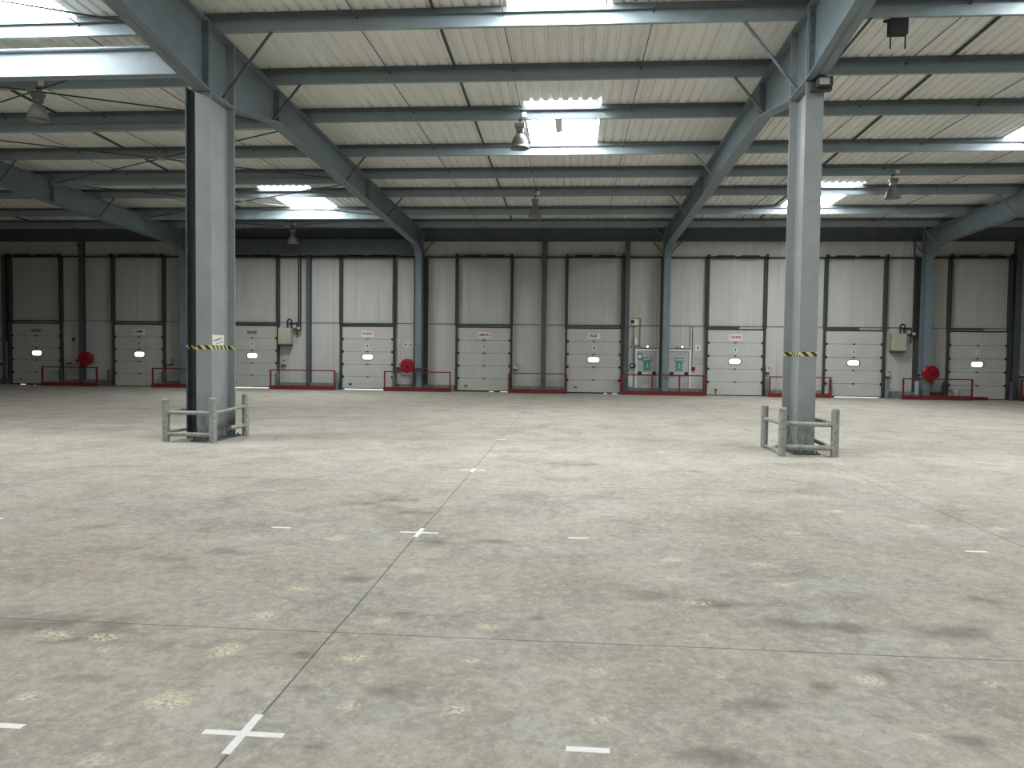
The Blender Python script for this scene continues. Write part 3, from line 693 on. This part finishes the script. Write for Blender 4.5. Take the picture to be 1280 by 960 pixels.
heater(-14.68, 'beige wall heater box left of the middle, near the left column', 'black heating pipes rising above the heater near the left column')
heater(15.02, 'beige wall heater box above the shiny hose reel at right', 'black heating pipes rising beside the wall column at right')
b_ = MB().path([(-25.27, 36.6, 7.5), (-25.27, 36.6, 6.5), (-25.2, 36.6, 6.42), (-24.98, 36.45, 6.38)], .035); b_.box(-25.36, -25.2, 36.5, 36.7, 7.15, 7.28)
tag(b_.build('roof_drain_pipe', M['dark']), 'short dark elbow pipe high on the wall above the leftmost hose reel', 'pipe')

# ------------------------------------------------------------------ exit doors
def exit_door(n, xc, lab, flip=False, extra=False):
    t = thing('door_%d' % n, lab, 'exit door', (xc, 36.7, 0), 'grey exit doors', 'structure')
    w_ = .47; h_ = 2.12
    MB().box(xc-w_-.10, xc-w_, 36.66, 36.77, 0, h_+.10).box(xc+w_, xc+w_+.10, 36.66, 36.77, 0, h_+.10).box(xc-w_, xc+w_, 36.66, 36.77, h_, h_+.10).build('door_frame', M['white'], t)
    MB().box(xc-w_+.01, xc+w_-.01, 36.70, 36.76, .02, h_-.01).build('door_leaf', M['leaf'], t, bevel=.004)
    p_ = MB().box(xc-w_+.05, xc+w_-.05, 36.60, 36.64, 1.00, 1.06)
    p_.build('panic_bar', M['white'], t)
    for s_ in (-1, 1): MB().box(xc+s_*(w_-.13)-.08, xc+s_*(w_-.13)+.08, 36.59, 36.70, .97, 1.11).build('bar_end', M['black'], t)
    s1 = MB().box(xc-.22, xc+.22, 36.685, 36.698, 1.60, 1.80).build('exit_sign', M['green'], t)
    text_mesh('exit_lettering', 'SORTIE', .10, xc, 36.68, 1.70, M['white'], s1, width=.36)
    s2 = MB().box(xc-.15, xc+.15, 36.685, 36.698, 1.16, 1.59).build('exit_pictogram', M['green'], t)
    b_ = MB(); cx, cz, y = xc+.02, 1.40, 36.682      # running figure
    b_.tube((cx, y, cz+.10), (cx, y+.006, cz+.10), .026, 10)
    def limb(p, q, r): b_.tube((cx+p[0], y+.003, cz+p[1]), (cx+q[0], y+.003, cz+q[1]), r, 6)
    limb((0, .07), (-.03, -.03), .02); limb((-.03, -.03), (.04, -.08), .013); limb((.04, -.08), (.03, -.15), .012); limb((-.03, -.03), (-.06, -.10), .013); limb((-.06, -.10), (-.11, -.12), .012)
    limb((0, .06), (.06, .01), .01); limb((0, .06), (-.06, .03), .01)
    b_.build('running_figure', M['white'], s2)
    if extra:
        s3 = MB().box(xc-.48, xc-.24, 36.64, 36.655, 1.70, 2.03).build('instruction_sign', M['green'], t)
        MB().box(xc-.43, xc-.29, 36.634, 36.64, 1.76, 1.92).build('sign_symbol', M['white'], s3)
    MB().box(xc-w_-.04, xc+w_+.10, 36.64, 36.76, h_+.11, h_+.135).build('drip_strip', M['dark'], t)
    return t
exit_door(10, 3.68, 'grey exit door left of the wall column with two green signs', extra=True)
exit_door(11, 5.22, 'grey exit door right of the wall column with one green sign')
exit_door(12, -29.92-.05, 'dark exit door cut by the left picture edge')
for x, lab in ((3.62, 'left exit door'), (5.28, 'right exit door'), (-29.9, 'exit door at the left picture edge')):
    t = thing('emergency_light', 'small lit emergency light above the ' + lab, 'emergency light', (x, 36.7, 2.3), 'emergency lights')
    MB().box(x-.19, x+.19, 36.62, 36.755, 2.27, 2.39).build('housing', M['beige'], t, bevel=.01)
    if x > -20: MB().lathe([(0, -.02), (.03, -.015), (.042, .0)], (x+.07, 36.62, 2.33), 'Y', 14).build('bulb', M['glow'], t)

# ------------------------------------------------------------------ wall fittings
def plate(name, x, z, w_, h_, mat, lab, cat, y=36.745, d=.012, group=None):
    t = MB().box(x-w_/2, x+w_/2, y, y+d, z-h_/2, z+h_/2).build(name, M[mat]); return tag(t, lab, cat, group)
p_ = plate('camera_panel', 2.96, 3.51, .50, .30, 'white', 'white panel with a dark camera box right of door 4', 'panel', y=36.60, d=.15)
MB().box(2.86, 3.02, 36.52, 36.595, 3.45, 3.60).build('camera_case', M['black'], p_)
b_ = MB().path([(2.75, 36.7, 3.68), (3.32, 36.7, 3.68), (3.32, 36.7, 2.35), (3.12, 36.7, 2.35), (3.12, 36.7, 1.5)], .018).path([(3.02, 36.7, 3.32), (3.02, 36.7, 1.5)], .014)
tag(b_.build('cable_run', M['dark']), 'dark cable run from the camera panel down to the switches', 'cable')
o = MB().box(3.06, 3.19, 36.62, 36.755, 2.42, 2.75).build('junction_box', M['white']); tag(o, 'white junction box under the camera panel left of exit door', 'junction box')
t = thing('switch_pair', 'black and white switch pair left of the left exit door', 'switch', (2.98, 36.7, 1.38))
MB().box(2.88, 3.02, 36.66, 36.757, 1.28, 1.5).build('switch_case', M['black'], t); MB().box(2.91, 2.99, 36.645, 36.66, 1.34, 1.44).build('rocker', M['white'], t); MB().box(3.06, 3.14, 36.66, 36.757, 1.26, 1.48).build('second_case', M['dark'], t)
def fire_sign(x, z, lab, sz=.19):
    p_ = plate('fire_sign', x, z, sz, sz+.02, 'white', lab, 'sign', group='red fire signs')
    MB().box(x-.05, x+.05, 36.741, 36.745, z-.06, z+.02).box(x-.015, x+.04, 36.741, 36.745, z+.02, z+.06).build('sign_symbol', M['redprint'], p_)
fire_sign(-8.28, 2.31, 'left of two small red signs above the bright hose reel'); fire_sign(-8.02, 2.31, 'right of two small red signs above the bright hose reel')
fire_sign(6.12, 2.30, 'small red sign above the grey map board left of door 3', .26); fire_sign(2.9, 2.32, 'small red sign on the wall right of door 4', .13)
p_ = plate('safety_notice', 6.17, 1.66, .42, .42, 'grey', 'pale grey notice board left of door 3', 'notice')
MB().box(6.0, 6.3, 36.741, 36.745, 1.5, 1.52).box(5.98, 6.36, 36.741, 36.745, 1.80, 1.81).build('notice_line', M['green'], p_)
plate('meter_plate', -25.78, 2.38, .16, .2, 'dark', 'small dark plate on the wall left of the leftmost hose reel', 'plate'); plate('alarm_sounder', -24.92+.15, 2.53, .16, .16, 'black', 'small black sounder above the leftmost hose reel', 'sounder', y=36.5, d=.02) if False else None
t = thing('fire_alarm_button', 'red fire alarm call point right of the right exit door', 'alarm', (5.92, 36.7, 1.28))
MB().box(5.84, 6.0, 36.69, 36.757, 1.18, 1.36).build('alarm_case', M['red_gloss'], t); MB().box(5.89, 5.95, 36.68, 36.69, 1.24, 1.30).build('break_glass', M['black'], t)
tag(MB().tube((5.85, 36.74, 1.36), (5.85, 36.74, 3.33), .012, 6).build('alarm_conduit', M['dark']), 'thin dark conduit rising from the fire alarm button', 'conduit')
tag(MB().tube((5.72, 36.74, 2.3), (5.72, 36.74, 3.33), .012, 6).build('alarm_conduit', M['dark']), 'short dark conduit above the right exit door frame', 'conduit')
tag(MB().tube((17.2, 36.74, 1.3), (17.2, 36.74, 3.3), .02, 6).build('wall_conduit', M['grey']), 'pale thin conduit on the wall left of door 1', 'conduit')
o = MB().box(2.5, 2.98, 36.70, 36.75, .38, .95).build('wall_patch_panel', M['white']); tag(o, 'pale low cover panel behind the red rail right of door 4', 'panel')
o = MB().box(5.86, 6.25, 36.3, 36.6, 0, .16).build('wheel_chock', M['black']); tag(o, 'black wheel chock on the floor right of the exit doors', 'wheel chock')

# ------------------------------------------------------------------ column guards
def guard(posts, rails, lab):
    cx = sum(p[0] for p in posts)/len(posts); cy = sum(p[1] for p in posts)/len(posts)
    t = thing('column_guard', lab, 'column guard', (cx, cy, 0), 'tubular column guards')
    for x, y, h in posts:
        b_ = MB().tube((x, y, 0), (x, y, h), .073, 18); b_.lathe([(.073, 0), (.06, .02), (0, .025)], (x, y, h), n=18); b_.build('guard_post', M['galv'], t)
    for a, c_, r in rails:
        MB().tube(a, c_, r, 12).build('guard_tube', M['galv'], t)
A, B, C_, D_ = (-8.22, 14.52), (-7.19, 14.45), (-7.12, 15.80), (-7.93, 15.92)
guard([(*A, .86), (*B, .90), (*C_, .90), (*D_, .85)],
      [((*A, .60), (*B, .60), .042), ((*A, .16), (*B, .16), .045), ((*B, .60), (*C_, .66), .036), ((-7.16, 15.15, .24), (*C_, .24), .045), ((*A, .62), (*D_, .62), .036), ((*A, .2), (*D_, .2), .036)],
      'grey tubular guard around the foot of the left column')
A, B, C_, D_ = (4.0, 15.70), (3.99, 14.36), (4.97, 14.40), (4.88, 15.86)
guard([(*A, .86), (*B, .90), (*C_, .90), (*D_, .85)],
      [((*A, .60), (*B, .62), .04), ((*B, .62), (*C_, .60), .045), ((*B, .18), (*C_, .16), .052), ((*C_, .62), (*D_, .62), .045), ((*C_, .14), (*D_, .24), .045), ((*A, .05), (*B, .05), .02)],
      'grey tubular guard around the foot of the right column')

# floodlight on right column, hanging sensor box
t = thing('floodlight', 'small grey floodlight box high on the right column', 'floodlight', (4.62, 14.6, 7.0))
MB().box(4.50, 4.78, 14.46, 14.60, 6.93, 7.10).build('case', M['dark'], t, bevel=.01); MB().box(4.53, 4.71, 14.452, 14.46, 6.95, 7.07).build('lens', M['grey'], t); MB().box(4.42, 4.80, 14.58, 14.695, 6.88, 7.05).build('mount_bracket', M['dark'], t)
t = thing('hanging_sensor', 'black box with two prongs hanging from the upper right purlin', 'sensor', (6.25, 15.3, PZ(15.3)))
MB().box(6.08, 6.42, 15.24, 15.40, PZ(15.3)-.30, PZ(15.3)-.005).build('case', M['black'], t)
for x in (6.12, 6.40): MB().tube((x, 15.32, PZ(15.3)-.56), (x, 15.32, PZ(15.3)-.30), .015, 6).build('prong', M['black'], t)
MB().box(5.98, 6.08, 15.28, 15.34, PZ(15.3)-.05, PZ(15.3)-.005).build('arm', M['black'], t)

# ------------------------------------------------------------------ high bay lamps
def lamp(x, y, lab):
    z = PZ(y); t = thing('high_bay_lamp', lab, 'lamp', (x, y, z), 'hanging high bay lamps')
    MB().tube((x, y, z-.14), (x, y, z+.0), .012, 6).box(x-.03, x+.03, y-.04, y+.1, z-.03, z-.002).build('hook', M['black'], t)
    MB().box(x+.06, x+.18, y-.07, y-.005, z+.04, z+.16).build('junction_box', M['white'], t)
    MB().box(x-.14, x+.14, y-.10, y+.10, z-.24, z-.12).box(x-.10, x+.10, y-.09, y+.09, z-.37, z-.24).build('gear_housing', M['lampshell'], t, bevel=.015)
    MB().lathe([(.06, -.36), (.085, -.40), (.15, -.47), (.20, -.57), (.235, -.70), (.25, -.78), (.265, -.785), (.265, -.795), (.245, -.79), (.225, -.70), (.19, -.57), (.14, -.48), (.08, -.42), (0, -.41)], (x, y, z), n=32).build('reflector', M['lampshell'], t)
    MB().lathe([(.02, -.42), (.045, -.46), (.055, -.56), (.045, -.64), (0, -.68)], (x, y, z), n=16).build('bulb', M['white'], t)
for x, y, lab in ((-1.5, 20.62, 'hanging lamp in front of the middle skylight'), (-1.5, 29.27, 'small hanging lamp at centre in front of the far purlins'), (10.85, 26.57, 'hanging lamp in the right bay right of the column'),
                  (-13.42, 17.9, 'hanging lamp at upper left under the deep tie beam'), (-13.45, 35.1, 'dim hanging lamp against the dark beam above door 6'), (22.6, 26.57, 'hanging lamp beyond the right picture edge')):
    lamp(x, y, 'grey bell shaped ' + lab)

# ------------------------------------------------------------------ floor tape
def tape(x, y, lab, cross=False, l=.205, fade=False):
    z0, z1 = .0, .0015; b_ = MB()
    if cross: b_.box(x-.2, x+.2, y-.022, y+.022, z0, z1).box(x-.022, x+.022, y-.19, y+.19, z1, z1+.001)
    else: b_.box(x-l/2, x+l/2, y-.022, y+.022, z0, z1)
    tag(b_.build('floor_tape', M['whitetape']), lab, 'tape', 'white floor tape marks')
tape(-1.56, 3.43, 'large white tape cross nearest the camera on the floor joint', True)
tape(-1.545, 7.55, 'middle white tape cross on the floor joint', True)
tape(-1.54, 11.75, 'farthest small white tape cross on the floor joint', True)
for x, y, lab in ((-2.76, 3.385, 'white tape dash at the lower left picture edge'), (.105, 3.45, 'white tape dash near the bottom centre'), (-3.03, 7.58, 'white tape dash left of the middle cross'), (.10, 7.53, 'white tape dash right of the middle cross'),
                  (3.94, 7.48, 'white tape dash far right on the floor'), (-6.27, 7.6, 'white tape dash at the left picture edge'), (-1.5, 16.1, 'faint white tape dash beyond the farthest cross'), (-9.1, 32.6, 'left of two tiny white tape dashes near door 6'), (-7.4, 32.6, 'right of two tiny white tape dashes near door 6')):
    tape(x, y, lab, l=.42 if y > 30 else .205)
